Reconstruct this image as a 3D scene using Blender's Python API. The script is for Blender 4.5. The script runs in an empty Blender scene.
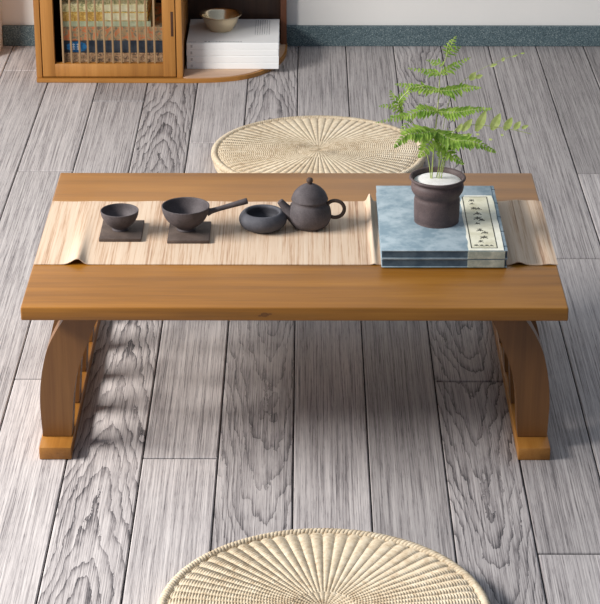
import bpy, bmesh, math, random
from mathutils import Vector, Matrix, noise
random.seed(7)
PI = math.pi
sc = bpy.context.scene
COL = sc.collection

def S(r, g, b):
    f = lambda c: (c/255/12.92) if c/255 <= .04045 else ((c/255+.055)/1.055)**2.4
    return (f(r), f(g), f(b), 1)

# ------------------------------------------------------------ object helpers
def thing(name, label, cat, loc=(0, 0, 0), group=None):
    o = bpy.data.objects.new(name, None)
    o.empty_display_size = .02
    COL.objects.link(o)
    o.location = loc
    o['label'] = label
    o['category'] = cat
    if group: o['group'] = group
    return o

def tag(o, label, cat, group=None):
    o['label'] = label; o['category'] = cat
    if group: o['group'] = group
    return o

def obj(name, bm, mat, parent=None, smooth=35, world=True):
    """link a bmesh as one object; vertices are given in world space, origin moves to the parent's base"""
    me = bpy.data.meshes.new(name)
    bmesh.ops.recalc_face_normals(bm, faces=bm.faces[:])
    bm.to_mesh(me); bm.free()
    for m in (mat if isinstance(mat, (list, tuple)) else [mat]):
        me.materials.append(m)
    if smooth:
        for p in me.polygons: p.use_smooth = True
        me.set_sharp_from_angle(angle=math.radians(smooth))
    o = bpy.data.objects.new(name, me)
    COL.objects.link(o)
    if parent is not None:
        o.parent = parent
        if world:
            off = Vector(parent.location)
            q = parent.parent
            while q is not None:
                off += Vector(q.location); q = q.parent
            me.transform(Matrix.Translation(-off))
    return o

def struct(o):
    o['kind'] = 'structure'
    return o

def box(bm, x0, x1, y0, y1, z0, z1, bev=0, mi=0, seg=2):
    r = bmesh.ops.create_cube(bm, size=1)
    vs = r['verts']
    for v in vs:
        v.co = Vector(((x0+x1)/2 + v.co.x*(x1-x0), (y0+y1)/2 + v.co.y*(y1-y0), (z0+z1)/2 + v.co.z*(z1-z0)))
    fs = list({f for v in vs for f in v.link_faces})
    for f in fs: f.material_index = mi
    if bev:
        es = list({e for v in vs for e in v.link_edges})
        r = bmesh.ops.bevel(bm, geom=es, offset=bev, segments=seg, affect='EDGES', profile=.5)
        for f in r['faces']: f.material_index = mi
    return vs

def lathe(bm, prof, c=(0, 0, 0), n=48, mi=0, cap=True, wob=0):
    rings = []
    for k, (r, z) in enumerate(prof):
        r = max(r, 0)
        if r < 1e-6:
            rings.append([bm.verts.new((c[0], c[1], c[2]+z))])
        else:
            row = []
            for i in range(n):
                a = 2*PI*i/n
                rr = r
                if wob: rr = r*(1+wob*noise.noise(Vector((math.cos(a)*1.3, math.sin(a)*1.3, z*30))))
                row.append(bm.verts.new((c[0]+rr*math.cos(a), c[1]+rr*math.sin(a), c[2]+z)))
            rings.append(row)
    for a, b in zip(rings, rings[1:]):
        for i in range(n):
            j = (i+1) % n
            if len(a) == 1 and len(b) == 1: continue
            if len(a) == 1: f = bm.faces.new((a[0], b[i], b[j]))
            elif len(b) == 1: f = bm.faces.new((a[i], a[j], b[0]))
            else: f = bm.faces.new((a[i], a[j], b[j], b[i]))
            f.material_index = mi

def smooth_prof(pts, sub=4):
    """Catmull-Rom through (r,z) points"""
    out = []
    n = len(pts)
    for i in range(n-1):
        p0 = pts[max(i-1, 0)]; p1 = pts[i]; p2 = pts[i+1]; p3 = pts[min(i+2, n-1)]
        for s in range(sub):
            t = s/sub
            q = []
            for k in range(len(p1)):
                q.append(.5*((2*p1[k]) + (-p0[k]+p2[k])*t + (2*p0[k]-5*p1[k]+4*p2[k]-p3[k])*t*t + (-p0[k]+3*p1[k]-3*p2[k]+p3[k])*t**3))
            out.append(tuple(q))
    out.append(tuple(pts[-1]))
    return out

def tube(bm, pts, rad, n=10, mi=0, closed=False, cap=True):
    pts = [Vector(p) for p in pts]
    m = len(pts)
    R = rad if isinstance(rad, (list, tuple)) else [rad]*m
    rings = []
    up = None
    for i in range(m):
        if closed: t = pts[(i+1) % m]-pts[i-1]
        else: t = pts[min(i+1, m-1)]-pts[max(i-1, 0)]
        t.normalize()
        if up is None:
            up = Vector((0, 0, 1)) if abs(t.z) < .9 else Vector((0, 1, 0))
        s = t.cross(up).normalized(); up = s.cross(t).normalized()
        rings.append([bm.verts.new(pts[i]+R[i]*(math.cos(2*PI*k/n)*s+math.sin(2*PI*k/n)*up)) for k in range(n)])
    pairs = list(zip(rings, rings[1:])) + ([(rings[-1], rings[0])] if closed else [])
    for a, b in pairs:
        for k in range(n):
            f = bm.faces.new((a[k], a[(k+1) % n], b[(k+1) % n], b[k])); f.material_index = mi
    if not closed and cap:
        bm.faces.new(rings[0]).material_index = mi; bm.faces.new(rings[-1][::-1]).material_index = mi

def prism_xy(bm, pts, z0, z1, bev=0, mi=0):
    a = [bm.verts.new((x, y, z0)) for x, y in pts]
    b = [bm.verts.new((x, y, z1)) for x, y in pts]
    fs = [bm.faces.new(a[::-1]), bm.faces.new(b)]
    for i in range(len(pts)):
        j = (i+1) % len(pts)
        fs.append(bm.faces.new((a[i], a[j], b[j], b[i])))
    for f in fs: f.material_index = mi
    if bev:
        es = [e for f in fs[:2] for e in f.edges]
        bmesh.ops.bevel(bm, geom=list(set(es)), offset=bev, segments=2, affect='EDGES')

def prism_xz(bm, pts, y0, y1, bev=0):
    a = [bm.verts.new((x, y0, z)) for x, z in pts]
    b = [bm.verts.new((x, y1, z)) for x, z in pts]
    fs = [bm.faces.new(a), bm.faces.new(b[::-1])]
    for i in range(len(pts)):
        j = (i+1) % len(pts)
        fs.append(bm.faces.new((a[i], b[i], b[j], a[j])))
    if bev:
        es = [e for f in fs[:2] for e in f.edges]
        bmesh.ops.bevel(bm, geom=list(set(es)), offset=bev, segments=2, affect='EDGES')

# ------------------------------------------------------------ material helpers
class M:
    def __init__(s, name, rough=.6, spec=.5, metal=0):
        s.m = bpy.data.materials.new(name); s.m.use_nodes = True
        s.t = s.m.node_tree; s.N = s.t.nodes; s.L = s.t.links
        s.b = s.N['Principled BSDF']
        s.b.inputs['Roughness'].default_value = rough
        s.b.inputs['Specular IOR Level'].default_value = spec
        s.b.inputs['Metallic'].default_value = metal
    def n(s, typ, **kw):
        nd = s.N.new(typ)
        for k, v in kw.items():
            if k.startswith('i_'): nd.inputs[k[2:].replace('_', ' ')].default_value = v
            else: setattr(nd, k, v)
        return nd
    def l(s, a, b): s.L.new(a, b)
    def math(s, op, a, b=None, c=None):
        nd = s.N.new('ShaderNodeMath'); nd.operation = op
        for i, v in enumerate((a, b, c)):
            if v is None: continue
            if isinstance(v, (int, float)): nd.inputs[i].default_value = v
            else: s.l(v, nd.inputs[i])
        return nd.outputs[0]
    def coords(s, scale=(1, 1, 1), kind='Object', rot=(0, 0, 0)):
        tc = s.N.new('ShaderNodeTexCoord'); mp = s.N.new('ShaderNodeMapping')
        mp.inputs['Scale'].default_value = scale; mp.inputs['Rotation'].default_value = rot
        s.l(tc.outputs[kind], mp.inputs[0]); return mp.outputs[0]
    def noise(s, vec, scale=1, detail=4, rough=.55, dist=0, out='Fac'):
        nd = s.n('ShaderNodeTexNoise', i_Scale=scale, i_Detail=detail, i_Roughness=rough, i_Distortion=dist)
        if vec is not None: s.l(vec, nd.inputs['Vector'])
        return nd.outputs[out]
    def ramp(s, fac, stops, interp='LINEAR'):
        nd = s.N.new('ShaderNodeValToRGB'); cr = nd.color_ramp; cr.interpolation = interp
        while len(cr.elements) < len(stops): cr.elements.new(.5)
        for e, (p, c) in zip(cr.elements, stops):
            e.position = p; e.color = c if len(c) == 4 else (*c, 1)
        s.l(fac, nd.inputs[0]); return nd.outputs[0]
    def mix(s, fac, a, b, mode='MIX'):
        nd = s.N.new('ShaderNodeMix'); nd.data_type = 'RGBA'; nd.blend_type = mode
        if isinstance(fac, (int, float)): nd.inputs[0].default_value = fac
        else: s.l(fac, nd.inputs[0])
        for i, v in ((6, a), (7, b)):
            if isinstance(v, tuple): nd.inputs[i].default_value = v
            else: s.l(v, nd.inputs[i])
        return nd.outputs[2]
    def col(s, c):
        if isinstance(c, tuple): s.b.inputs['Base Color'].default_value = c
        else: s.l(c, s.b.inputs['Base Color'])
        return s
    def bump(s, h, strength=.3, dist=.001):
        nd = s.n('ShaderNodeBump', i_Strength=strength, i_Distance=dist)
        s.l(h, nd.inputs['Height']); s.l(nd.outputs[0], s.b.inputs['Normal']); return s

def mat_plain(name, c, rough=.6, spec=.5, metal=0, var=.08, scale=60):
    a = M(name, rough, spec, metal)
    n = a.noise(a.coords(), scale, 3)
    d = tuple(x*(1-var) for x in c[:3])+(1,); e = tuple(min(1, x*(1+var)) for x in c[:3])+(1,)
    a.col(a.ramp(n, [(.3, d), (.7, e)]))
    a.bump(n, .1, .0006)
    return a.m

def mat_wood(name, dark, mid, light, axis='x', rough=.38, streak=1.0, coat=0.0, pat=1.0):
    a = M(name, rough, .5)
    sc_ = {'x': (2.2, 45, 45), 'y': (45, 2.2, 45), 'z': (45, 45, 2.2)}[axis]
    v = a.coords(sc_)
    n1 = a.noise(v, 1, 6, .62, .25)
    sc2 = {'x': (1.2, 10, 10), 'y': (10, 1.2, 10), 'z': (10, 10, 1.2)}[axis]
    n2 = a.noise(a.coords(sc2), 1, 3, .5, .6)
    sc3 = {'x': (9, 420, 420), 'y': (420, 9, 420), 'z': (420, 420, 9)}[axis]
    n3 = a.noise(a.coords(sc3), 1, 3, .6)
    s = a.math('ADD', a.math('MULTIPLY', n1, .55*streak), a.math('MULTIPLY', n2, .45))
    s = a.math('ADD', s, a.math('MULTIPLY', a.math('SUBTRACT', n3, .5), .18))
    s = a.math('ADD', s, .225*(1-streak)+0.0)
    a.col(a.ramp(s, [(.34, dark), (.5, mid), (.66, light)]))
    a.bump(n3, .12, .0004)
    if coat:
        a.b.inputs['Coat Weight'].default_value = coat; a.b.inputs['Coat Roughness'].default_value = .28
    return a.m

# ------------------------------------------------------------ materials
def mat_floor():
    a = M('floor_planks', .62, .35)
    uv = a.N.new('ShaderNodeUVMap').outputs[0]
    sep = a.N.new('ShaderNodeSeparateXYZ'); a.l(uv, sep.inputs[0])
    U, V = sep.outputs[0], sep.outputs[1]
    def attr(n):
        nd = a.N.new('ShaderNodeAttribute'); nd.attribute_name = n; return nd.outputs['Fac']
    tone, cath, rnd, uc = attr('tone'), attr('cath'), attr('rnd'), attr('uc')
    def vec(su, sv):
        c = a.N.new('ShaderNodeCombineXYZ')
        a.l(a.math('MULTIPLY', U, su), c.inputs[0]); a.l(a.math('MULTIPLY', V, sv), c.inputs[1])
        a.l(a.math('MULTIPLY', rnd, 37.0), c.inputs[2]); return c.outputs[0]
    big = a.noise(vec(16, 3.2), 1, 3, .5)
    wob = a.noise(vec(60, 14), 1, 4, .6)
    # cathedral figure: hyperbola-like rings along the plank
    du = a.math('SUBTRACT', U, uc)
    g = a.math('SQRT', a.math('ADD', a.math('MULTIPLY', du, du), .00022))
    g = a.math('MULTIPLY', g, 78)
    gv = a.math('MULTIPLY', a.math('MULTIPLY', V, cath), 9)
    g = a.math('ADD', g, gv)
    g = a.math('ADD', g, a.math('MULTIPLY', big, 4.2))
    g = a.math('ADD', g, a.math('MULTIPLY', wob, 1.5))
    band = a.math('FRACT', g)                                  # saw: soft rise, sharp edge like late wood
    band = a.math('POWER', band, 3.6)
    acath = a.math('MINIMUM', a.math('ABSOLUTE', cath), 1.0)
    bmask = a.noise(vec(9, 4.5), 1, 2, .5)
    bmask = a.math('MULTIPLY', a.math('ADD', bmask, .15), 1.25)
    cathd = a.math('MULTIPLY', a.math('MULTIPLY', band, acath), a.math('MULTIPLY', bmask, .62))
    # straight streaks
    st = a.noise(vec(230, 1.7), 1, 5, .7, 0)
    fine = a.noise(vec(600, 5.5), 1, 4, .7)
    pore = a.noise(vec(900, 30), 1, 2, .5)
    calm = a.math('SUBTRACT', 1.0, a.math('MULTIPLY', acath, .5))
    d = a.math('MULTIPLY', a.math('MULTIPLY', a.math('SUBTRACT', st, .5), 1.15), calm)
    d = a.math('ADD', d, a.math('MULTIPLY', a.math('SUBTRACT', fine, .5), 1.75))
    d = a.math('ADD', d, a.math('MULTIPLY', a.math('SUBTRACT', big, .5), .35))
    porem = a.math('MULTIPLY', a.math('GREATER_THAN', pore, .60), .16)
    light = a.math('SUBTRACT', a.math('ADD', .62, d), cathd)
    light = a.math('SUBTRACT', light, porem)
    c = a.ramp(light, [(0.0, S(66, 63, 65)), (.3, S(128, 121, 120)), (.6, S(178, 170, 167)), (1.0, S(212, 204, 199))])
    tn = a.N.new('ShaderNodeCombineColor')
    for i in range(3): a.l(tone, tn.inputs[i])
    c = a.mix(1.0, c, tn.outputs[0], 'MULTIPLY')
    a.col(c)
    a.bump(light, .25, .0006)
    return a.m

def mat_speckle():
    a = M('terrazzo_baseboard', .55, .4)
    v = a.coords()
    n = a.noise(v, 420, 2, .6)
    n2 = a.noise(v, 900, 1, .5)
    s = a.math('ADD', a.math('MULTIPLY', n, .6), a.math('MULTIPLY', n2, .4))
    a.col(a.ramp(s, [(.38, S(52, 68, 74)), (.48, S(80, 98, 103)), (.56, S(98, 115, 119)), (.66, S(158, 168, 166))]))
    return a.m

def mat_runner():
    a = M('woven_table_runner', .75, .25)
    n1 = a.noise(a.coords((330, 5, 1)), 1, 3, .6)
    n2 = a.noise(a.coords((90, 1.6, 1)), 1, 3, .6)
    n3 = a.noise(a.coords((900, 40, 1)), 1, 2, .5)
    s = a.math('ADD', a.math('MULTIPLY', n1, .62), a.math('MULTIPLY', n2, .38))
    s = a.math('ADD', s, a.math('MULTIPLY', a.math('SUBTRACT', n3, .5), .12))
    a.col(a.ramp(s, [(.33, S(150, 114, 90)), (.42, S(190, 158, 130)), (.5, S(209, 183, 157)), (.7, S(218, 197, 173))]))
    a.bump(n1, .35, .0008)
    return a.m

def mat_straw():
    a = M('woven_straw', .8, .2)
    n1 = a.noise(a.coords(), 140, 3, .6)
    n2 = a.noise(a.coords(), 9, 2, .5)
    s = a.math('ADD', a.math('MULTIPLY', n1, .6), a.math('MULTIPLY', n2, .4))
    a.col(a.ramp(s, [(.32, S(170, 146, 116)), (.5, S(208, 190, 162)), (.68, S(226, 212, 188))]))
    a.bump(n1, .2, .0008)
    return a.m

def mat_clay(name, c1, c2, rough=.72):
    a = M(name, rough, .35)
    n1 = a.noise(a.coords(), 900, 2, .6)
    n2 = a.noise(a.coords(), 45, 3, .6)
    s = a.math('ADD', a.math('MULTIPLY', n1, .5), a.math('MULTIPLY', n2, .5))
    a.col(a.ramp(s, [(.38, c1), (.62, c2)]))
    a.bump(n1, .25, .0005)
    return a.m

def mat_blotch(name, c1, c2, scale=14, rough=.7, det=5):
    a = M(name, rough, .3)
    n = a.noise(a.coords(), scale, det, .65)
    a.col(a.ramp(n, [(.4, c1), (.62, c2)]))
    return a.m

def mat_pattern(name, base, ink, ink2, scale=150):
    a = M(name, .65, .3)
    v = a.coords((1, .3, 1))
    vo = a.n('ShaderNodeTexVoronoi', i_Scale=scale); a.l(v, vo.inputs['Vector'])
    n = a.noise(v, scale*.5, 2, .6, 2.5)
    c = a.ramp(n, [(.40, ink), (.45, base), (.54, base), (.58, ink2)])
    c2 = a.ramp(vo.outputs['Distance'], [(.1, ink2), (.25, base)])
    a.col(a.mix(.2, c, c2))
    return a.m

FLOOR = mat_floor()
GROUT = mat_plain('plank_gap', S(40, 38, 40), .9)
WALL = mat_plain('wall_paint', S(236, 232, 226), .9, .2, var=.01, scale=8)
BASEB = mat_speckle()
TWOOD = mat_wood('golden_tabletop_wood', S(124, 78, 18), S(150, 97, 26), S(170, 115, 38), 'x', .36, coat=.1)
LWOOD = mat_wood('golden_leg_wood', S(94, 60, 28), S(116, 76, 38), S(134, 92, 48), 'z', .42)
RWOOD = mat_wood('golden_foot_wood', S(130, 82, 30), S(156, 102, 40), S(172, 118, 52), 'y', .42)
KNOT = mat_plain('wood_knot', S(104, 64, 22), .5, var=.25, scale=300)
CWOODZ = mat_wood('cabinet_wood_upright', S(150, 98, 42), S(174, 118, 54), S(190, 134, 68), 'z', .45)
CWOODX = mat_wood('cabinet_wood_level', S(150, 98, 42), S(176, 120, 54), S(192, 136, 68), 'x', .45)
CDARK = mat_wood('cabinet_dark_back', S(52, 36, 28), S(72, 50, 38), S(92, 66, 50), 'z', .5)  # darker brown wood for the back panel and inner floor
CSHELF = mat_wood('pale_shelf_top', S(176, 140, 112), S(196, 160, 132), S(210, 178, 150), 'x', .5)
CSLAT = mat_wood('door_spindle_wood', S(134, 106, 74), S(156, 126, 90), S(172, 144, 108), 'z', .5)
SLOTSHADE = mat_plain('slot_shade', S(70, 40, 18), .8)  # dark brown that paints the shade inside the door's finger pull
RUNNER = mat_runner()
STRAW = mat_straw()
CLAYP = mat_clay('purple_grey_clay', S(66, 60, 61), S(94, 86, 87))
CLAYG = mat_clay('slate_grey_clay', S(66, 66, 72), S(88, 87, 92))
CLAYD = mat_clay('dark_brown_clay', S(62, 50, 44), S(84, 68, 60))
TILE = mat_clay('coaster_stone', S(72, 60, 54), S(98, 84, 76))
BLUE = mat_blotch('faded_blue_cloth', S(124, 144, 154), S(164, 178, 184), 30)
BLUEEDGE = mat_blotch('slate_blue_page_edge', S(66, 84, 98), S(88, 106, 118), 60)
CREAM = mat_blotch('cream_label_paper', S(226, 222, 200), S(242, 238, 222), 30)
CREAM2 = mat_blotch('aged_label_paper', S(206, 200, 172), S(234, 229, 206), 26)
CREAMEDGE = mat_blotch('cream_paper_wrap_edge', S(160, 166, 152), S(204, 204, 184), 50)
INK = mat_plain('black_ink', S(70, 70, 58), .7)
GREYINK = mat_plain('grey_print', S(150, 150, 150), .8)
THREAD = mat_plain('binding_thread', S(36, 58, 74), .8)
WHITE = mat_plain('white_cover', S(244, 243, 240), .6, .3, var=.01)
PAGES = mat_plain('page_paper', S(226, 220, 206), .8, .2, var=.05, scale=400)
SAND = mat_clay('white_sand', S(214, 208, 202), S(240, 236, 232), .9)
METAL = M('champagne_metal', .24, .5, 1.0).col(S(246, 226, 192)).m

def mat_leaf(name, c1, c2, tr=.45):
    a = M(name, .5, .4)
    n = a.noise(a.coords(), 70, 3, .6)
    c = a.ramp(n, [(.35, c1), (.65, c2)])
    a.col(c)
    t = a.N.new('ShaderNodeBsdfTranslucent'); a.l(c, t.inputs[0])
    mx = a.N.new('ShaderNodeMixShader'); mx.inputs[0].default_value = tr
    out = a.N['Material Output']
    a.l(a.b.outputs[0], mx.inputs[1]); a.l(t.outputs[0], mx.inputs[2]); a.l(mx.outputs[0], out.inputs[0])
    return a.m
LEAF = mat_leaf('fern_green', S(112, 152, 54), S(174, 202, 92))
LEAFY = mat_leaf('fern_yellow_green', S(180, 200, 108), S(214, 226, 150))
STEMM = mat_leaf('fern_stem', S(150, 168, 84), S(186, 196, 120), .15)

# ------------------------------------------------------------ the room
SX, SW, PL = -.018, .114, 1.43
joint = {-5: 4.207, -4: 3.227, -3: 3.90, -2: 2.950, -1: 3.85, 0: 3.70, 1: 3.90, 2: 3.219, 3: 2.6655, 4: 3.7427, 5: 4.195, 6: 3.1, -6: 3.45}
# (column, which plank counted from the joint): (cathedral amount and direction, tone, ring centre in the plank)
special = {(-3, -1): (1, 1.10, .06), (-3, 0): (.9, .90, .055), (-1, -1): (-.75, .93, .075), (-1, 0): (.9, .98, .05),
           (2, 0): (-1, .95, .06), (2, -1): (-.95, .9, .055), (2, 1): (-.95, 1.0, .05),
           (1, -1): (0, .76, .05), (0, -1): (.0, .96, .05), (-2, 0): (0, 1.0, .05), (-2, -1): (0, 1.06, .05),
           (-4, 0): (0, .93, .05), (-4, -1): (0, 1.08, .05), (-4, 1): (.3, .82, .0), (-2, 1): (0, 1.0, .05),
           (3, 0): (0, .80, .05), (3, 1): (0, .78, .05), (4, 0): (0, .80, .05), (4, 1): (0, .72, .05), (5, 0): (0, .68, .05),  # planks far right toned darker, painting in the light's falloff
           (5, 1): (0, .66, .05), (6, 0): (0, .66, .05), (6, 1): (0, .66, .05), (4, -1): (.0, .9, .05), (1, 0): (0, .86, .05), (0, 0): (0, .88, .05), (-5, 0): (0, .98, .05), (-5, -1): (.2, .92, .1), (3, -1): (0, .95, .05)}
Y0, Y1 = -.6, 5.083
me = bpy.data.meshes.new('floor')
V, F, UVs, A = [], [], [], {'tone': [], 'cath': [], 'rnd': [], 'uc': []}
mi = []
rr = random.Random(3)
for k in range(-20, 20):
    j = joint.get(k, 3 + rr.random()*1.3)
    for q in range(-4, 3):
        ya, yb = max(j + q*PL, Y0), min(j + (q+1)*PL, Y1)
        cath, tone, uc = special.get((k, q), (rr.choice([0, 0, .9, -.9]), .84+.2*rr.random(), .03+.06*rr.random()))
        rnd = rr.random()
        if yb - ya < .01: continue
        g, c = .0011, .0016
        x0, x1 = SX+k*SW+g/1, SX+(k+1)*SW-g/1
        ya += g*1.8; yb -= g*1.8
        b = len(V)
        for (e, z) in ((0, -.005), (0, -.0012), (c, 0)):
            V += [(x0+e, ya+e, z), (x1-e, ya+e, z), (x1-e, yb-e, z), (x0+e, yb-e, z)]
        fs = [(b+8, b+9, b+10, b+11)]
        for r_ in (0, 4):
            for i in range(4):
                fs.append((b+r_+i, b+r_+(i+1) % 4, b+r_+4+(i+1) % 4, b+r_+4+i))
        for f in fs:
            F.append(f); mi.append(0)
            UVs += [(V[i][0]-x0, V[i][1]-j) for i in f]
            A['tone'].append(tone); A['cath'].append(cath); A['rnd'].append(rnd); A['uc'].append(uc)
# dark bed under the planks
b = len(V); xa, xb = SX-20*SW, SX+20*SW
V += [(xa, Y0, -.02), (xb, Y0, -.02), (xb, Y1, -.02), (xa, Y1, -.02), (xa, Y0, -.0035), (xb, Y0, -.0035), (xb, Y1, -.0035), (xa, Y1, -.0035)]
for f in ((b+3, b+2, b+1, b), (b+4, b+5, b+6, b+7), (b, b+1, b+5, b+4), (b+1, b+2, b+6, b+5), (b+2, b+3, b+7, b+6), (b+3, b, b+4, b+7)):
    F.append(f); mi.append(1); UVs += [(0, 0)]*4
    for n_ in A: A[n_].append(0)
me.from_pydata(V, [], F)
me.materials.append(FLOOR); me.materials.append(GROUT)
me.polygons.foreach_set('material_index', mi)
uvl = me.uv_layers.new(name='UVMap')
uvl.data.foreach_set('uv', [c for p in UVs for c in p])
for n_, vals in A.items():
    at = me.attributes.new(n_, 'FLOAT', 'FACE'); at.data.foreach_set('value', vals)
me.update()
fl = bpy.data.objects.new('floor', me); COL.objects.link(fl); struct(fl)

bm = bmesh.new(); box(bm, -2.3, 2.26, 5.0855, 5.20, -.02, 2.3)
struct(obj('wall_back', bm, WALL, smooth=0))
bm = bmesh.new(); box(bm, -2.3, -.7265, 4.985, 5.085, 0.0, 2.3, .002)
struct(obj('wall_left', bm, WALL, smooth=0))
bm = bmesh.new(); box(bm, -.7255, 2.26, 5.073, 5.085, .0002, .0495, .0015)
struct(obj('baseboard_back', bm, BASEB, smooth=0))

# ------------------------------------------------------------ the low table
TZ = .2568
table = thing('low_table', 'low golden brown wooden tea table with curved slatted legs on the plank floor', 'table', (-.016, 3.2155, 0))
bm = bmesh.new()
box(bm, -.416, .384, 2.931, 3.500, TZ-.0211, TZ, .0022, seg=3)
top = obj('tabletop', bm, TWOOD, table)
bm = bmesh.new()      # a knot showing on the front edge of the board
for cx, cz, rx, rz, e in ((-.0595, -.0112, .0058, .0036, .0005), (-.0665, -.0128, .0028, .0016, .0004), (-.0520, -.0100, .0035, .0014, .0003)):
    prism_xz(bm, [(cx+rx*math.cos(2*PI*q/20)*(1+.12*math.sin(q*1.7)), TZ+cz+rz*math.sin(2*PI*q/20)) for q in range(20)], 2.9310-e*.3, 2.9316)
obj('knot', bm, KNOT, top, 0)
outer = [(.0205, -.3992), (.05, -.4005), (.0827, -.4009), (.1162, -.3979), (.145, -.3925), (.166, -.3865), (.19, -.3755), (.212, -.3620), (.2358, -.3430)]
inner = [(.0205, -.3552), (.05, -.3528), (.0827, -.3505), (.115, -.3455), (.1412, -.3390), (.1742, -.3265), (.2119, -.3110), (.2358, -.2960)]
op = smooth_prof(outer, 4); ip = smooth_prof(inner, 4)
prof = [(x, z) for z, x in op] + [(x, z) for z, x in reversed(ip)]
CXT = -.016
for side in (-1, 1):
    mx = (lambda x: x) if side < 0 else (lambda x: 2*CXT - x)
    bm = bmesh.new()
    a, b_ = sorted((mx(-.4015), mx(-.3530)))
    box(bm, a, b_, 2.9435, 3.4935, 0.0003, .0205, .0015)
    obj('foot', bm, RWOOD, table)
    for i in range(5):
        y0 = 2.980 + i*.115
        bm = bmesh.new()
        prism_xz(bm, [(mx(x), z) for x, z in prof], y0, y0+.036, .0012)
        obj('slat', bm, LWOOD, table, 40)

# ------------------------------------------------------------ the table runner
RT = .0015
def runner_h(x, y):
    t = max(0, min(1, (y-3.0925)/.268))
    h = 0
    cx = -.3475 - .004*t                         # kink near the left end, highest at the front edge
    w = .0085 if x > cx else .012
    h += .0085*(1-t)**2.6*math.exp(-((x-cx)/w)**2)
    h += .0008*math.exp(-((x-cx)/.02)**2)
    cx = .1045 + .001*(1-t)                      # curl pushed up against the books
    h += (.002+.0115*t**1.5)*math.exp(-((x-cx)/.0042)**2)
    if x > .3075:
        s = min(1, (x-.3075)/.006)
        h += s*(.0050*(1-t)**2*math.exp(-((x-.325)/.010)**2) + .0030*t*math.exp(-((x-.345)/.018)**2) + .0016*math.exp(-((x-.373)/.010)**2))
    return h
bm = bmesh.new()
NX, NY = 420, 30
xs = [-.4145 + .7995*i/NX for i in range(NX+1)]
ys = [3.0925 + .268*j/NY for j in range(NY+1)]
grid = {}
for s in (0, 1):
    for i, x in enumerate(xs):
        for j, y in enumerate(ys):
            e = (.0015*math.sin(x*23) + .0008*math.sin(x*71)) * ((j/NY)) - .0004
            grid[s, i, j] = bm.verts.new((x, y+e, TZ+.0002 + runner_h(x, y) + s*(RT-.0002)))
for i in range(NX):
    for j in range(NY):
        bm.faces.new((grid[1, i, j], grid[1, i+1, j], grid[1, i+1, j+1], grid[1, i, j+1]))
        bm.faces.new((grid[0, i, j], grid[0, i, j+1], grid[0, i+1, j+1], grid[0, i+1, j]))
for i in range(NX):
    bm.faces.new((grid[0, i, 0], grid[0, i+1, 0], grid[1, i+1, 0], grid[1, i, 0]))
    bm.faces.new((grid[0, i+1, NY], grid[0, i, NY], grid[1, i, NY], grid[1, i+1, NY]))
for j in range(NY):
    bm.faces.new((grid[0, 0, j+1], grid[0, 0, j], grid[1, 0, j], grid[1, 0, j+1]))
    bm.faces.new((grid[0, NX, j], grid[0, NX, j+1], grid[1, NX, j+1], grid[1, NX, j]))
tag(obj('table_runner', bm, RUNNER, smooth=60), 'pale beige streaked woven runner laid across the low table', 'table runner')
RZ = TZ + RT + .0001

# ------------------------------------------------------------ tea ware
def coaster(cx, cy, w, d, label):
    bm = bmesh.new()
    box(bm, cx-w/2, cx+w/2, cy-d/2, cy+d/2, RZ, RZ+.0055, .0009)
    return tag(obj('coaster', bm, TILE), label, 'coaster', 'square coasters on the runner')
coaster(-.2900, 3.2225, .0660, .0800, 'small dark square coaster under the handleless cup, left end of runner')
coaster(-.1830, 3.2165, .0660, .0820, 'dark square coaster under the bowl with the long side handle')
CZ = RZ + .0056

cup_prof = [(0, 0), (.0115, 0), (.0125, .002), (.0125, .0045), (.0175, .0085), (.0240, .0150), (.0285, .0235), (.0300, .0315), (.0294, .0328), (.0283, .0318),
            (.0262, .0235), (.0215, .0155), (.0140, .0095), (.006, .0075), (0, .0072)]
bm = bmesh.new(); lathe(bm, smooth_prof(cup_prof, 4), (-.2925, 3.2215, CZ), 56)
tag(obj('tea_cup', bm, CLAYP, smooth=50), 'small dark grey clay cup without handle on a square coaster', 'cup')

bw = thing('handled_bowl', 'dark clay bowl with a long straight handle sticking out to its right', 'bowl', (-.1885, 3.2215, CZ))
p2 = [(0, 0), (.0130, 0), (.0145, .002), (.0145, .0045), (.0215, .0100), (.0300, .0180), (.0358, .0290), (.0378, .0392), (.0370, .0404), (.0356, .0392),
      (.0332, .0290), (.0275, .0185), (.0190, .0110), (.009, .0082), (0, .008)]
bm = bmesh.new(); lathe(bm, smooth_prof(p2, 4), (-.1885, 3.2215, CZ), 60)
obj('bowl_body', bm, CLAYP, bw, 50)
bm = bmesh.new()
h0 = Vector((-.1885+.0335, 3.2235, CZ+.0285)); h1 = Vector((-.0915, 3.236, CZ+.0430))
pts = [h0.lerp(h1, t) for t in (0, .12, .3, .6, .9, .985, 1)]
tube(bm, pts, [.0068, .0044, .0039, .0042, .0049, .0049, .0040], 16)
obj('handle', bm, CLAYP, bw, 50)['label'] = 'long straight handle with a slightly flared brown end'

p3 = [(0, .0), (.0220, 0), (.0290, .0025), (.0350, .0075), (.0380, .0145), (.0368, .0215), (.0325, .0272), (.0290, .0290), (.0262, .0280), (.0252, .0250),
      (.0275, .0190), (.0285, .0130), (.0240, .0070), (.012, .0050), (0, .0048)]
bm = bmesh.new(); lathe(bm, smooth_prof(p3, 4), (-.0675, 3.2420, RZ), 60)
tag(obj('waste_bowl', bm, CLAYG, smooth=60), 'round dark grey clay bowl with inward curling rim, left of the teapot', 'bowl')

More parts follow.
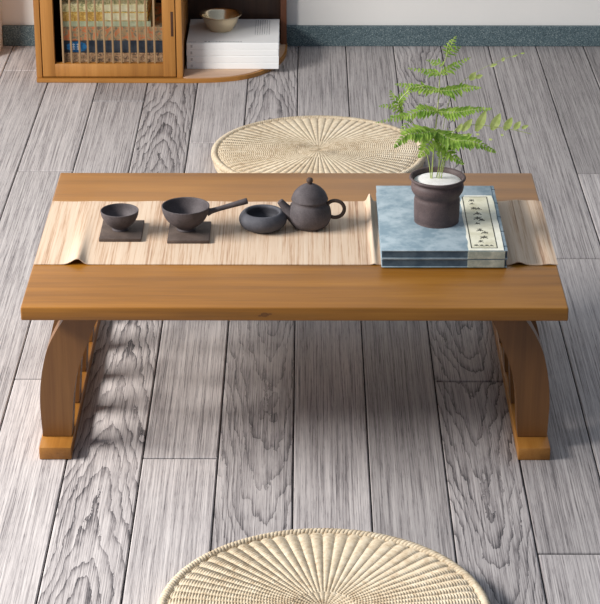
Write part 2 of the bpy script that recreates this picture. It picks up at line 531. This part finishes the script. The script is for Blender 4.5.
TP = Vector((.0065, 3.2500, RZ+.0004))
tp = thing('teapot', 'small purple grey clay teapot with domed lid and ring handle', 'teapot', TP)
p4 = [(0, 0), (.0210, 0), (.0265, .0022), (.0320, .0090), (.0345, .0185), (.0335, .0285), (.0304, .0365), (.0274, .0402), (.0268, .0430), (.0262, .0448),
      (.0235, .0436), (.0262, .0370), (.0295, .0270), (.0300, .0180), (.0240, .0060), (0, .0035)]
bm = bmesh.new(); lathe(bm, smooth_prof(p4, 4), TP, 56)
obj('teapot_body', bm, CLAYP, tp, 50)
p5 = [(0, .0430), (.0225, .0430), (.0232, .0452), (.0285, .0453), (.0292, .0466), (.0280, .0500), (.0250, .0568), (.0192, .0634), (.0125, .0682), (.0070, .0710), (.004, .0716), (0, .0717)]
bm = bmesh.new(); lathe(bm, smooth_prof(p5, 3), TP, 56)
lid = obj('lid', bm, CLAYP, tp, 50)
p6 = [(0, .0705), (.0042, .0708), (.0036, .0730), (.0052, .0760), (.0050, .0795), (.0028, .0815), (0, .0818)]
bm = bmesh.new(); lathe(bm, smooth_prof(p6, 3), TP, 24)
obj('lid_knob', bm, CLAYD, lid, 50)
bm = bmesh.new()
pts = []
for i in range(25):
    a = math.radians(140 - 280*i/24)
    pts.append(TP + Vector((.0400+.0150*math.cos(a), -.004, .0305+.0142*math.sin(a))))
pts = [TP+Vector((.0275, -.003, .0385))]+pts[1:-1]+[TP+Vector((.0305, -.003, .0215))]
tube(bm, pts, [.0038]+[.0030]*(len(pts)-2)+[.0032], 12)
obj('handle', bm, CLAYD, tp, 60)['label'] = 'dark brown ring handle'
bm = bmesh.new()
s0 = TP+Vector((-.0250, -.004, .0200)); s1 = TP+Vector((-.0470, -.004, .0440))
pts = [s0, s0.lerp(s1, .3)+Vector((-.002, 0, -.001)), s0.lerp(s1, .6)+Vector((-.001, 0, -.0005)), s1, s1+Vector((-.0004, 0, .0004)), s0.lerp(s1, .8)]
tube(bm, pts, [.0130, .0095, .0070, .0052, .0034, .0028], 16)
obj('spout', bm, CLAYP, tp, 60)

# ------------------------------------------------------------ thread bound books on the table
BT = .0139
def brush_char(bm, cx, cy, s, z, rg, mi=0):
    """one little block of ink strokes, a few bars crossing like brush writing"""
    def bar(x0, y0, x1, y1, w):
        d = Vector((x1-x0, y1-y0, 0)); 
        if d.length < 1e-7: return
        n = Vector((-d.y, d.x, 0)).normalized()*w/2
        a = Vector((x0, y0, z)); b = Vector((x1, y1, z))
        q = [a-n*.6, b-n, b+n, a+n*.6]
        lo = [bm.verts.new(p) for p in q]; hi = [bm.verts.new(p+Vector((0, 0, .00015))) for p in q]
        bm.faces.new(lo[::-1]); bm.faces.new(hi)
        for i in range(4): bm.faces.new((lo[i], lo[(i+1) % 4], hi[(i+1) % 4], hi[i]))
    for k in range(rg.randint(2, 3)):
        y = cy + s*(-.35+.7*(k+.5)/3) + rg.uniform(-.05, .05)*s
        bar(cx-s*rg.uniform(.2, .45), y, cx+s*rg.uniform(.2, .45), y+s*.08, s*.13)
    bar(cx+rg.uniform(-.1, .1)*s, cy-s*.42, cx+rg.uniform(-.1, .1)*s, cy+s*.45, s*.13)
    bar(cx-s*.05, cy, cx-s*.4, cy-s*.4, s*.12)
    bar(cx+s*.05, cy, cx+s*.4, cy-s*.38, s*.14)

def thread_book(x0, x1, y0, y1, z0, label, upper):
    t = thing('thread_bound_book', label, 'book', ((x0+x1)/2, (y0+y1)/2, z0), 'blue thread bound books on the table')
    bm = bmesh.new()
    box(bm, x0, x1, y0, y1, z0, z0+.0016, .0005)
    box(bm, x0, x1, y0, y1, z0+BT-.0016, z0+BT, .0006)
    cov = obj('cover', bm, BLUE, t)
    bm = bmesh.new(); box(bm, x0+.001, x1-.001, y0+.0012, y1-.0012, z0+.0016, z0+BT-.0016)
    obj('pages', bm, BLUEEDGE, t, 0)
    bm = bmesh.new()   # paper wrap folded over the tail edge, on the right third
    box(bm, .2462, x1-.004, y0-.0004, y0+.004, z0+.0004, z0+BT-.0012, .0003)
    obj('paper_wrap', bm, CREAMEDGE, t, 0)
    bm = bmesh.new()   # spine threads
    box(bm, x1-.0052, x1-.0046, y0+.004, y1-.004, z0+BT-.0001, z0+BT+.0004)
    for k in range(5):
        y = y0 + .018 + k*(y1-y0-.036)/4
        box(bm, x1-.0050, x1+.0004, y-.0007, y+.0007, z0+BT-.0001, z0+BT+.0004)
        box(bm, x1, x1+.0005, y-.0007, y+.0007, z0+.0005, z0+BT+.0003)
    obj('binding', bm, THREAD, t, 0)
    if upper:
        z = z0+BT
        rg = random.Random(5)
        pts = [(.2472, y0+.0003), (.3005, y0+.0003)]
        for i in range(1, 13): pts.append((.3008+rg.uniform(-.0009, .0006), y0+i*.0185))
        pts.append((.2995, 3.3125)); pts.append((.2560, 3.3125))
        for i in range(12, 0, -1): pts.append((.2478+rg.uniform(-.0015, .0013)+(.004 if i == 12 else 0), y0+i*.0185))
        bm = bmesh.new(); prism_xy(bm, pts, z+.0000, z+.00035)
        lab = obj('title_label', bm, CREAM, t, 0)
        lab['label'] = 'pale torn-edged paper title label'
        bm = bmesh.new()
        fx0, fx1, fy0, fy1 = .2526, .2908, 3.0885, 3.3055
        prism_xy(bm, [(fx0, fy0), (fx1, fy0), (fx1, fy1), (fx0, fy1)], z+.0003, z+.00045)
        obj('title_panel', bm, CREAM2, lab, 0)
        bm = bmesh.new()
        w = .0013
        for a, b, c, d in ((fx0-w, fx0+w*.2, fy0, fy1), (fx1-w*.3, fx1+w*.8, fy0, fy1), (fx0-w, fx1+w*.8, fy0-.0012, fy0+.0008), (fx0-w, fx1+w*.8, fy1-.0008, fy1+.0012)):
            box(bm, a, b, c, d, z+.0003, z+.0006)
        for cx, cy, s in ((.2650, 3.290, .0085), (.2655, 3.276, .007), (.2670, 3.255, .009), (.2745, 3.254, .009), (.2710, 3.233, .012), (.2700, 3.212, .012), (.2755, 3.205, .009),
                          (.2680, 3.190, .008), (.2700, 3.162, .010), (.2760, 3.152, .010), (.2740, 3.132, .011), (.2680, 3.115, .008),
                          (.2600, 3.099, .0065), (.2680, 3.098, .0065), (.2755, 3.098, .0065), (.2830, 3.098, .0065)):
            brush_char(bm, cx, cy, s*1.3, z+.00045, rg)
        obj('lettering', bm, INK, lab, 0)
    return t
thread_book(.1156, .3062, 3.0795, 3.3570, RZ, 'faded blue thread bound book at the bottom of the pair on the runner', False)
thread_book(.1150, .3066, 3.0785, 3.3585, RZ+BT+.0006, 'faded blue thread bound book with cream title label, carrying the fern pot', True)
BZ = RZ + 2*BT + .0006 + .0001

# ------------------------------------------------------------ potted fern
PC = Vector((.2050, 3.2030, BZ))
pot = thing('potted_fern', 'green fern in a small dark clay pot of white sand on the blue books', 'potted plant', PC)
pp = [(0, 0), (.0320, 0), (.0345, .0025), (.0355, .0120), (.0358, .0300), (.0357, .0370), (.0347, .0410), (.0352, .0440), (.0392, .0500), (.0410, .0560), (.0406, .0610),
      (.0388, .0650), (.0396, .0675), (.0432, .0700), (.0440, .0722), (.0428, .0740), (.0405, .0738), (.0385, .0715), (.0370, .0650), (.0365, .0550), (0, .0540)]
bm = bmesh.new(); lathe(bm, smooth_prof(pp, 3), PC, 64)
obj('pot', bm, mat_clay('brown_grey_pot_clay', S(70, 58, 58), S(98, 82, 80), .6), pot, 50)
bm = bmesh.new(); lathe(bm, [(0, .056), (.0360, .056), (.0366, .0668), (.032, .0684), (.02, .0698), (.008, .0704), (0, .0705)], PC, 48)
obj('sand', bm, SAND, pot, 50)

def P(u, v, dy=0):
    """a point of the plant: u to the right, v up, in hundredths of a metre from the sand's centre"""
    v += 1.1*max(0, min(1, v/6))*(1-max(0, v-16)/8)
    return PC + Vector((u*.01, dy*.01, .069+v*.01))

def leaflet(bm, base, d, nrm, L, w, droop=.15, mi=0, n=4):
    d = d.normalized(); s = d.cross(nrm).normalized(); nn = s.cross(d).normalized()
    L_, R_, C_ = [], [], []
    for i in range(n+1):
        t = i/n
        ww = w*math.sin(PI*min(1, (t*.9+.06)))**.8*(1-.25*t)
        c = base + d*L*t - Vector((0, 0, 1))*L*droop*t*t
        C_.append(bm.verts.new(c)); L_.append(bm.verts.new(c+s*ww/2+nn*ww*.12)); R_.append(bm.verts.new(c-s*ww/2+nn*ww*.12))
    for i in range(n):
        f = bm.faces.new((C_[i], C_[i+1], L_[i+1], L_[i])); f.material_index = mi
        f = bm.faces.new((R_[i], R_[i+1], C_[i+1], C_[i])); f.material_index = mi

def spline(pts, sub):
    return [Vector(p) for p in smooth_prof([tuple(p) for p in pts], sub)]

def pinna(bm, pts, L0, w0, rg, nrm=Vector((0, -.55, 1)), peak=.25, mi=0, dens=.0042):
    """a side branch: thin rib with rows of tapering leaflets on both sides"""
    c = spline(pts, 8)
    tube(bm, c, [.00055*(1-.6*i/len(c)) for i in range(len(c))], 4, mi=1)
    total = sum((b-a).length for a, b in zip(c, c[1:]))
    m = max(5, int(total/dens)); 
    for k in range(m):
        t = (k+.5)/m
        idx = t*(len(c)-1); i = int(idx); f = idx-i
        p = c[i].lerp(c[min(i+1, len(c)-1)], f)
        tan = (c[min(i+1, len(c)-1)]-c[i]).normalized()
        env = min(1, (.35+t/peak*.65)) if t < peak else max(.10, 1-(t-peak)/(1-peak)*.93)
        for s in (-1, 1):
            side = tan.cross(nrm).normalized()*s
            d = (side*1.0 + tan*.55 + Vector((rg.uniform(-.15, .15), rg.uniform(-.15, .15), rg.uniform(-.12, .12))))
            leaflet(bm, p, d, nrm+Vector((rg.uniform(-.3, .3), rg.uniform(-.3, .3), 0)), 1.45*L0*env*rg.uniform(.85, 1.12), 1.15*w0*(.5+.5*env), rg.uniform(0, .25), mi)

rg = random.Random(11)
# main frond: stem with pairs of side branches
bm = bmesh.new()
stem = spline([P(-.9, -.6), P(-.8, 2.5), P(-.35, 9.2), P(-.1, 13), P(0, 15.8), P(.9, 19.3), P(2.1, 22.6, .6)], 8)
tube(bm, stem, [.0011-.0007*i/len(stem) for i in range(len(stem))], 6, mi=1)
br = [  # ordered points of the side branches, leaflet length, width
    ([P(-.5, 6.8), P(-2.5, 6.9, -1.2), P(-5.0, 6.9, -2.2), P(-6.9, 5.2, -2.6)], .017, .0075),
    ([P(-.5, 6.8), P(2.2, 5.9, -1.5), P(5.2, 5.9, -2.4), P(8.6, 4.6, -2.8)], .017, .0075),
    ([P(-.5, 6.2), P(-2.0, 4.9, -2), P(-3.2, 4.0, -3.2)], .012, .006),
    ([P(-.5, 6.4), P(1.5, 4.2, -1.4), P(3.8, 2.8, -2.4)], .013, .006),
    ([P(-.3, 10.0), P(-2.6, 10.3, -.6), P(-5.2, 9.6, -1.2), P(-7.6, 9.7, -1.6)], .012, .0058),
    ([P(-.3, 10.0), P(2.4, 10.0, -.6), P(5.0, 10.6, -1.1), P(7.9, 10.9, -1.5)], .0125, .006),
    ([P(-.1, 13.3), P(-2.3, 13.6, 0), P(-4.6, 13.9, .2), P(-6.9, 14.2, .4)], .0105, .0052),
    ([P(-.1, 13.3), P(1.8, 13.4, -.2), P(4.0, 13.9, -.5), P(6.2, 14.0, -.8)], .0125, .0058),
    ([P(.0, 15.9), P(-2.0, 16.3, .4), P(-4.9, 16.7, .8)], .0080, .0044),
    ([P(.1, 15.9), P(2.2, 17.3, .5), P(4.6, 18.6, 1.0)], .0088, .0048),
    ([P(.5, 17.6), P(-.9, 18.0, .6), P(-2.1, 18.1, 1.0)], .0075, .004),
    ([P(.8, 19.0), P(2.0, 20.0, .7), P(3.1, 20.6, 1.0)], .0080, .004),
    ([P(1.0, 19.6), P(1.6, 21.3, .5), P(2.3, 22.6, .8)], .0072, .0036),
    ([P(.9, 19.4), P(.9, 20.6, .3), P(1.3, 21.9, .4)], .0066, .0034),
]
for pts, L0, w0 in br: pinna(bm, pts, L0, w0, rg)
obj('frond', bm, [LEAF, STEMM], pot, 0)['label'] = 'tall upright frond with many green side branches'
# left arching frond
bm = bmesh.new()
st = spline([P(-1.0, -.6), P(-1.6, 3.0, .4), P(-3.8, 7.6, .6), P(-5.6, 9.6, .5), P(-6.2, 11.4, .4), P(-4.4, 13.4, .2), P(-2.4, 14.1, 0)], 8)
tube(bm, st, [.0008]*len(st), 5, mi=1)
pinna(bm, [P(-5.6, 9.6, .5), P(-6.2, 11.4, .4), P(-4.6, 13.2, .2), P(-2.4, 14.1, 0)], .009, .004, rg)
pinna(bm, [P(-5.2, 9.2, .5), P(-7.2, 10.6, .3), P(-9.3, 10.8, 0)], .0085, .0038, rg)
pinna(bm, [P(-4.9, 8.8, .5), P(-7.2, 8.7, 0), P(-9.8, 8.2, -.4)], .0060, .003, rg)
pinna(bm, [P(-5.8, 10.2, .5), P(-7.1, 11.9, .6), P(-7.6, 13.2, .6)], .0075, .0032, rg)
pinna(bm, [P(-4.4, 8.4, .5), P(-5.4, 7.4, -.4), P(-5.9, 6.9, -1)], .006, .003, rg)
obj('frond', bm, [LEAF, STEMM], pot, 0)['label'] = 'thin frond arching to the left'
# right frond of broad pale leaflets
bm = bmesh.new()
st = spline([P(.1, -.6), P(.8, 3.0, -.3), P(2.4, 7.2, -.8), P(5.0, 8.2, -1.2), P(8.4, 8.0, -1.5), P(11.2, 7.6, -1.7), P(14.0, 7.0, -1.9)], 8)
tube(bm, st, [.0008-.0004*i/len(st) for i in range(len(st))], 5, mi=1)
for u, v, L, w, du in ((3.2, 7.0, .013, .0055, .5), (4.3, 7.4, .020, .0075, .7), (6.4, 8.0, .030, .0095, .38), (8.7, 7.9, .024, .0095, .42), (10.6, 7.6, .019, .0080, .5), (12.0, 7.4, .013, .0065, .7), (13.2, 7.2, .009, .004, 2.2)):
    dd = Vector((du, -.1, 1))
    L *= 1.25; leaflet(bm, P(u-.15, v+.7, -1.3)-dd.normalized()*L*.45, dd, Vector((.1, -1, .35)), L, w*1.7, .0)
for u, v, L in ((3.6, 6.6, .008), (5.6, 6.7, .006), (7.6, 5.9, .006), (9.4, 6.6, .005)):
    leaflet(bm, P(u, v, -1.3), Vector((1, -.2, .1)), Vector((.1, -1, .35)), L, .004, .1)
obj('frond', bm, [LEAFY, STEMM], pot, 0)['label'] = 'pale frond with broad separate leaflets on the right'
# thin stalk reaching up to the right
bm = bmesh.new()
st = spline([P(.0, -.6), P(.3, 4.0, .2), P(1.2, 10.4, .4), P(2.6, 13.6, .5), P(4.8, 15.6, .6), P(8.4, 17.8, .8), P(12.4, 19.5, 1)], 8)
tube(bm, st, [.0006-.0004*i/len(st) for i in range(len(st))], 5, mi=1)
for u, v, L, w, dx, dz in ((4.6, 14.7, .013, .0078, .6, 1), (5.4, 15.1, .010, .005, 1, .4), (7.6, 17.0, .010, .0034, 1, .45), (9.4, 18.0, .006, .004, .4, 1), (10.9, 18.8, .007, .0018, 1, .35), (12.2, 19.4, .005, .0018, 1, .2)):
    leaflet(bm, P(u, v, .8), Vector((dx, -.1, dz)), Vector((.1, -1, .35)), L*1.2, w*1.5, 0)
obj('frond', bm, [LEAFY, STEMM], pot, 0)['label'] = 'thin stalk with a few tiny leaflets reaching up right'
# short fronds near the sand
bm = bmesh.new()
for pts in ([P(.6, -.6), P(.8, 2.2, -.4), P(2.0, 4.8, -.8), P(4.2, 5.2, -1.2)], [P(.3, -.6), P(1.2, 2.4, .6), P(1.6, 4.6, 1), P(1.4, 6.8, 1.4)], [P(-.4, -.6), P(.3, 2.0, .5), P(.4, 4.0, .8), P(-.6, 6.4, 1.2)]):
    c = spline(pts, 6); tube(bm, c[:8], .0006, 5, mi=1)
    pinna(bm, [c[7], c[11], c[14], c[-1]], .008, .0036, rg)
obj('frond', bm, [LEAF, STEMM], pot, 0)['label'] = 'short curled frond low over the sand'

# ------------------------------------------------------------ woven floor cushions
CR, CT = .2040, .0350
def cushion(cx, cy, label, rot):
    t = thing('floor_cushion', label, 'cushion', (cx, cy, 0), 'round woven straw floor cushions')
    t.scale = (1.035, 1.035, 1.0)
    return t
def cushion_mesh():
    bm = bmesh.new()
    NT, RIBS = 576, 72
    radii = [.003+.001*i for i in range(0, 201)]
    rows = []
    for r in radii:
        row = []
        for i in range(NT):
            a = 2*PI*i/NT
            if r > .152: n_, ph, amp = RIBS, 0, .0024
            elif r > .092: n_, ph, amp = RIBS, 0, .0021
            elif r > .045: n_, ph, amp = RIBS, .0, .0016
            else: n_, ph, amp = RIBS//2, .25, .0010
            tt = a/(2*PI)*n_ + ph
            rib = abs(math.sin(PI*tt))**.7
            par = int(math.floor(tt)) % 2
            strand = math.sin(2*PI*(r/.0040) + PI*par + .9*(tt % 1))
            z = CT - .0060 + amp*rib + .0010*strand*rib**.5
            z += .0022*(1-(r/.2)**2)                 # a slight crown
            z -= .004*max(0, (r-.185)/.018)**2
            z -= .0018*math.exp(-(r/.012)**2)
            for e in (.152, .092, .045): z -= .0004*math.exp(-((r-e)/.0016)**2)
            row.append(bm.verts.new((r*math.cos(a), r*math.sin(a), z)))
        rows.append(row)
    cv = bm.verts.new((0, 0, rows[0][0].co.z))
    for r, z in ((.2045, .020), (.2035, .008), (.197, .001)):
        rows.append([bm.verts.new((r*math.cos(2*PI*i/NT), r*math.sin(2*PI*i/NT), z)) for i in range(NT)])
    for a, b in zip(rows, rows[1:]):
        for i in range(NT):
            j = (i+1) % NT
            bm.faces.new((a[i], b[i], b[j], a[j]))
    for i in range(NT): bm.faces.new((cv, rows[0][i], rows[0][(i+1) % NT]))
    bm.faces.new(rows[-1][::-1])
    return bm
def rim_mesh():
    """plaited edge: three strands wound round a ring"""
    bm = bmesh.new()
    n = 900
    for s in range(3):
        pts = []
        for i in range(n):
            a = 2*PI*i/n
            ph = a*80 + s*2*PI/3
            rr_ = .2066 + .0032*math.cos(ph)
            pts.append((rr_*math.cos(a), rr_*math.sin(a), .0250 + .0040*math.sin(ph)))
        tube(bm, pts, .0036, 7, closed=True)
    for k, z in enumerate((.0145, .0065)):          # coils of the side below
        tube(bm, [((.2045-.002*k)*math.cos(2*PI*i/160), (.2045-.002*k)*math.sin(2*PI*i/160), z) for i in range(160)], .0056, 8, closed=True)
    return bm
c1 = cushion(.0265, 4.2500, 'round woven straw floor cushion behind the low table, partly hidden by it', 0)
a_ = obj('woven_disc', cushion_mesh(), STRAW, c1, 60, world=False)
b_ = obj('braided_rim', rim_mesh(), STRAW, c1, 60, world=False)
c2 = cushion(.0245, 2.4640, 'round woven straw floor cushion in front of the table, cut off by the picture bottom', 0)
for src in (a_, b_):
    d = src.copy(); COL.objects.link(d); d.parent = c2

# ------------------------------------------------------------ cabinet with curved open shelf
cab = thing('cabinet', 'brown wooden cabinet with spindle door and rounded open side shelf by the wall', 'cabinet', (-.36, 4.93, 0))
FY = 4.7935; WY = 5.0705
shelf_pts = [(-.600, WY)]
shelf_pts = [(-.613, WY), (-.613, FY-.006), (-.275, FY-.008)] + [tuple(p) for p in smooth_prof([(-.275, FY-.008), (-.205, 4.7905), (-.145, 4.810), (-.105, 4.843), (-.075, 4.890), (-.055, 4.945), (-.046, 5.00), (-.044, WY)], 5)][1:]
bm = bmesh.new(); prism_xy(bm, shelf_pts, .0003, .0100, .001)
base = obj('base_board', bm, CWOODX, cab)
bm = bmesh.new()
ins = [(x-.004 if x > -.27 else x, y+.004) for x, y in shelf_pts[2:]]
ins = [(-.279, FY+.0005)] + [(x, min(y, WY-.001)) for x, y in ins[1:]] + [(-.279, WY-.001)]
prism_xy(bm, ins, .0100, .0116)
obj('shelf_top', bm, CSHELF, cab, 0)['label'] = 'pale rounded shelf surface'
CH = .42
bm = bmesh.new(); box(bm, -.6135, -.6005, FY, WY-.007, .0101, CH, .001); obj('side_panel', bm, CWOODZ, cab)
bm = bmesh.new(); box(bm, -.2935, -.2800, FY, WY-.007, .0101, CH, .001); obj('side_panel', bm, CWOODZ, cab)
bm = bmesh.new(); box(bm, -.6135, -.0600, WY-.0068, WY, .0117, CH, .0005); obj('back_panel', bm, CDARK, cab)['label'] = 'dark brown back panel'
bm = bmesh.new(); box(bm, -.0598, -.0455, WY-.020, WY, .0117, CH, .001); obj('back_post', bm, mat_wood('reddish_post_wood', S(104, 62, 40), S(124, 76, 50), S(140, 90, 62), 'z', .5), cab)
bm = bmesh.new(); prism_xy(bm, shelf_pts, CH+.0002, CH+.014, .001); obj('top_board', bm, CWOODX, cab)
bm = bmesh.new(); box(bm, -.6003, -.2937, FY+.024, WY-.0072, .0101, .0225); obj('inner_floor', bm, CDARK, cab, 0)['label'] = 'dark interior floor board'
# door
bm = bmesh.new()
x0, x1, z0, z1 = -.5985, -.2955, .0130, .4160
for a, b, c, d in ((x0, -.5705, z0, z1), (-.3245, x1, z0, z1), (-.5705, -.3245, z0, .0428), (-.5705, -.3245, .388, z1)):
    box(bm, a, b, FY-.0005, FY+.018, c, d, .0009)
door = obj('door', bm, CWOODZ, cab)
for i in range(12):
    x = -.5705 + .2460*(i+1)/13
    bm = bmesh.new(); box(bm, x-.0022, x+.0022, FY+.006, FY+.012, .0426, .3882, .0006)
    obj('spindle', bm, CSLAT, door)
bm = bmesh.new()
box(bm, -.3052, -.2990, FY-.0009, FY+.002, .108, .166, .0006); obj('finger_pull', bm, SLOTSHADE, door)['label'] = 'narrow finger pull, its recess shade painted as a dark strip'

def book(name, x0, x1, y0, y1, z0, z1, mc, label, group, ct=.0018):
    t = thing(name, label, 'book', ((x0+x1)/2, (y0+y1)/2, z0), group)
    bm = bmesh.new()
    prof_ = [(y1, z0), (y1, z0+ct), (y0+ct, z0+ct), (y0+ct, z1-ct), (y1, z1-ct), (y1, z1), (y0+.0012, z1), (y0, z1-.0012), (y0, z0+.0012), (y0+.0012, z0)]
    a = [bm.verts.new((x0, y, z)) for y, z in prof_]; b = [bm.verts.new((x1, y, z)) for y, z in prof_]
    bm.faces.new(a); bm.faces.new(b[::-1])
    for i in range(len(prof_)):
        j = (i+1) % len(prof_); bm.faces.new((a[i], b[i], b[j], a[j]))
    obj('cover', bm, mc, t, 0)
    bm = bmesh.new(); box(bm, x0+.0025, x1-.0025, y0+ct+.0002, y1-.003, z0+ct+.0001, z1-ct-.0001)
    obj('pages', bm, PAGES, t, 0)
    return t
G = 'books stacked inside the cabinet'
BX0 = -.5555
PT = lambda n, a, b, c, s=150: mat_pattern(n, S(*a), S(*b), S(*c), s)
bk = [(.0226, .0566, BX0, -.3190, PT('peach_brown_pattern', (190, 150, 112), (90, 78, 72), (226, 190, 150)), 'peach and grey patterned book at the very bottom of the cabinet stack'),
      (.0567, .0856, BX0, -.3200, mat_blotch('dark_slate_cover', S(46, 54, 66), S(72, 80, 90), 30), 'dark slate book with a bright blue oval badge in the cabinet stack'),
      (.0857, .1181, BX0, -.3195, PT('orange_leaf_pattern', (188, 160, 120), (112, 112, 100), (226, 124, 74), 95), 'orange and grey patterned thick book above the slate book'),
      (.1182, .1312, BX0-.001, -.3530, mat_blotch('pale_green_cover', S(176, 186, 150), S(204, 210, 176), 40), 'thin pale green book in the middle of the cabinet stack'),
      (.1313, .1528, BX0, -.3600, PT('golden_pattern', (216, 170, 84), (180, 140, 70), (236, 214, 130)), 'golden yellow patterned book second from the top of the cabinet stack'),
      (.1529, .1720, BX0, -.3605, PT('cream_green_pattern', (226, 214, 156), (150, 158, 110), (240, 232, 190)), 'cream and green patterned book on top of the cabinet stack')]
for i, (a, b, xa, xb, m, lab) in enumerate(bk):
    t = book('book', xa, xb, 4.835, 5.035, a, b, m, lab, G)
    if i == 1:
        bm = bmesh.new(); vs = []
        cx, cz, rx, rz = -.5235, (a+b)/2, .0235, .0125
        for s in range(36):
            an = 2*PI*s/36
            r_ = 1 + .05*math.cos(an*9)
            vs.append((cx+rx*r_*math.cos(an), cz+rz*r_*math.sin(an)))
        prism_xz(bm, vs, 4.8342, 4.8349)
        bd = obj('badge', bm, mat_blotch('bright_blue_badge', S(22, 86, 140), S(52, 128, 182), 90), t, 0)
        bd['label'] = 'bright blue oval badge'
        bm = bmesh.new()
        for dx in (-.007, .003):
            for k in range(3): box(bm, cx+dx-.003, cx+dx+.003, 4.8338, 4.8343, cz-.006+k*.0055, cz-.0048+k*.0055)
            box(bm, cx+dx-.0006, cx+dx+.0006, 4.8338, 4.8343, cz-.0075, cz+.0080)
        obj('lettering', bm, WHITE, bd, 0)
    if i in (4, 5):   # plain cream panel on the right half of the spines
        bm = bmesh.new(); box(bm, -.462, xb-.0015, 4.8344, 4.8351, a+.0022, b-.0018)
        obj('spine_panel', bm, mat_blotch('cream_spine_panel_%d' % i, S(222, 214, 164), S(238, 232, 196), 60), t, 0)['label'] = 'plain cream spine panel'

# four white books on the open shelf
G = 'white books on the open shelf'
names = ['plain white book at the bottom of the white stack', 'second white book from the bottom of the white stack',
         'third white book from the bottom, under the printed top one', 'topmost white book with small grey print, under the metal bowl']
for i in range(4):
    z0 = .0117 + i*.01565; dx = (0, .0003, -.0004, .0002)[i]
    t = book('white_book', -.2735+dx, -.0625+dx, 4.8545+abs(dx), 5.0500, z0, z0+.0155, WHITE, names[i], G, .0014)
    bm = bmesh.new()
    zc = z0+.0078
    for k in range(3): box(bm, -.2625+dx-.0022, -.2625+dx+.0022, 4.8541, 4.8550, zc-.0026+k*.0022, zc-.0018+k*.0022)
    obj('spine_mark', bm, GREYINK, t, 0)
    if i == 3:
        bm = bmesh.new(); z = z0+.0155
        rg2 = random.Random(2)
        box(bm, -.2695, -.2520, 4.8620, 4.8638, z, z+.0002)
        obj('cover_rule', bm, GREYINK, t, 0); bm = bmesh.new()
        x = -.2330
        while x < -.150:
            w = rg2.uniform(.002, .006)
            for k in range(2): box(bm, x, x+w, 4.8640+k*.0035, 4.8655+k*.0035, z, z+.0002)
            box(bm, x+w*.4, x+w*.6, 4.8625, 4.8690, z, z+.0002)
            x += w+.0022
        obj('cover_title', bm, GREYINK, t, 0); bm = bmesh.new()
        for k in range(7):
            x = -.1180+k*.0054
            y = 5.040
            while y > 4.925:
                l = rg2.uniform(.004, .012)
                box(bm, x, x+.0011, max(y-l, 4.922), y, z, z+.0002)
                y -= l+.0022
        obj('cover_text', bm, GREYINK, t, 0)['label'] = 'seven upright columns of small grey text'
WZ = .0117 + 3*.01565 + .0155
# metal bowl
bm = bmesh.new()
pm = [(0, 0), (.0240, 0), (.0262, .0012), (.0300, .0055), (.0385, .0190), (.0440, .0330), (.0490, .0375), (.0500, .0384), (.0490, .0392), (.0440, .0362), (.0405, .0280),
      (.0340, .0120), (.0250, .0035), (0, .0028)]
lathe(bm, smooth_prof(pm, 4), (-.1985, 4.9620, WZ+.0004), 64)
tag(obj('metal_bowl', bm, METAL, smooth=60), 'small shiny champagne metal bowl on the stack of white books', 'bowl')

# ------------------------------------------------------------ light: a low warm lamp-like sun through a window at the left, soft sky fill
ld = bpy.data.lights.new('window_light', 'AREA'); ld.shape = 'RECTANGLE'; ld.size = 1.6; ld.size_y = .45
ld.energy = 135; ld.color = (1.0, .975, .945)
lo = bpy.data.objects.new('window_light', ld); COL.objects.link(lo)
lo.location = (-2.35, 2.68, 1.60)
lo.rotation_euler = (Vector((-.2, 2.9, 0))-lo.location).to_track_quat('-Z', 'Y').to_euler()
w = bpy.data.worlds.new('world'); sc.world = w; w.use_nodes = True
wt = w.node_tree; bg = wt.nodes['Background']
tc = wt.nodes.new('ShaderNodeTexCoord'); dp = wt.nodes.new('ShaderNodeVectorMath'); dp.operation = 'DOT_PRODUCT'
dp.inputs[1].default_value = (-.66, .30, .62); wt.links.new(tc.outputs['Generated'], dp.inputs[0])
mr = wt.nodes.new('ShaderNodeMapRange'); mr.inputs['From Min'].default_value = -1; wt.links.new(dp.outputs['Value'], mr.inputs['Value'])
cr = wt.nodes.new('ShaderNodeValToRGB'); wt.links.new(mr.outputs[0], cr.inputs[0])
cr.color_ramp.elements[0].position = .12; cr.color_ramp.elements[0].color = (.13, .15, .18, 1)
cr.color_ramp.elements[1].position = 1.0; cr.color_ramp.elements[1].color = (.74, .87, 1.06, 1)
wt.links.new(cr.outputs[0], bg.inputs[0]); bg.inputs[1].default_value = .58

# ------------------------------------------------------------ camera
cd = bpy.data.cameras.new('camera'); cam = bpy.data.objects.new('camera', cd); COL.objects.link(cam)
cd.sensor_fit = 'HORIZONTAL'; cd.sensor_width = 36; cd.lens = 36*2195.8/600
cd.clip_start = .05
cam.location = (0, 0, 1.5459)
cam.rotation_euler = (PI/2-.4117, 0, .0027)
sc.camera = cam
vs = sc.view_settings
vs.view_transform = 'Standard'; vs.look = 'None'; vs.gamma = 1; vs.exposure = .10; vs.use_curve_mapping = False
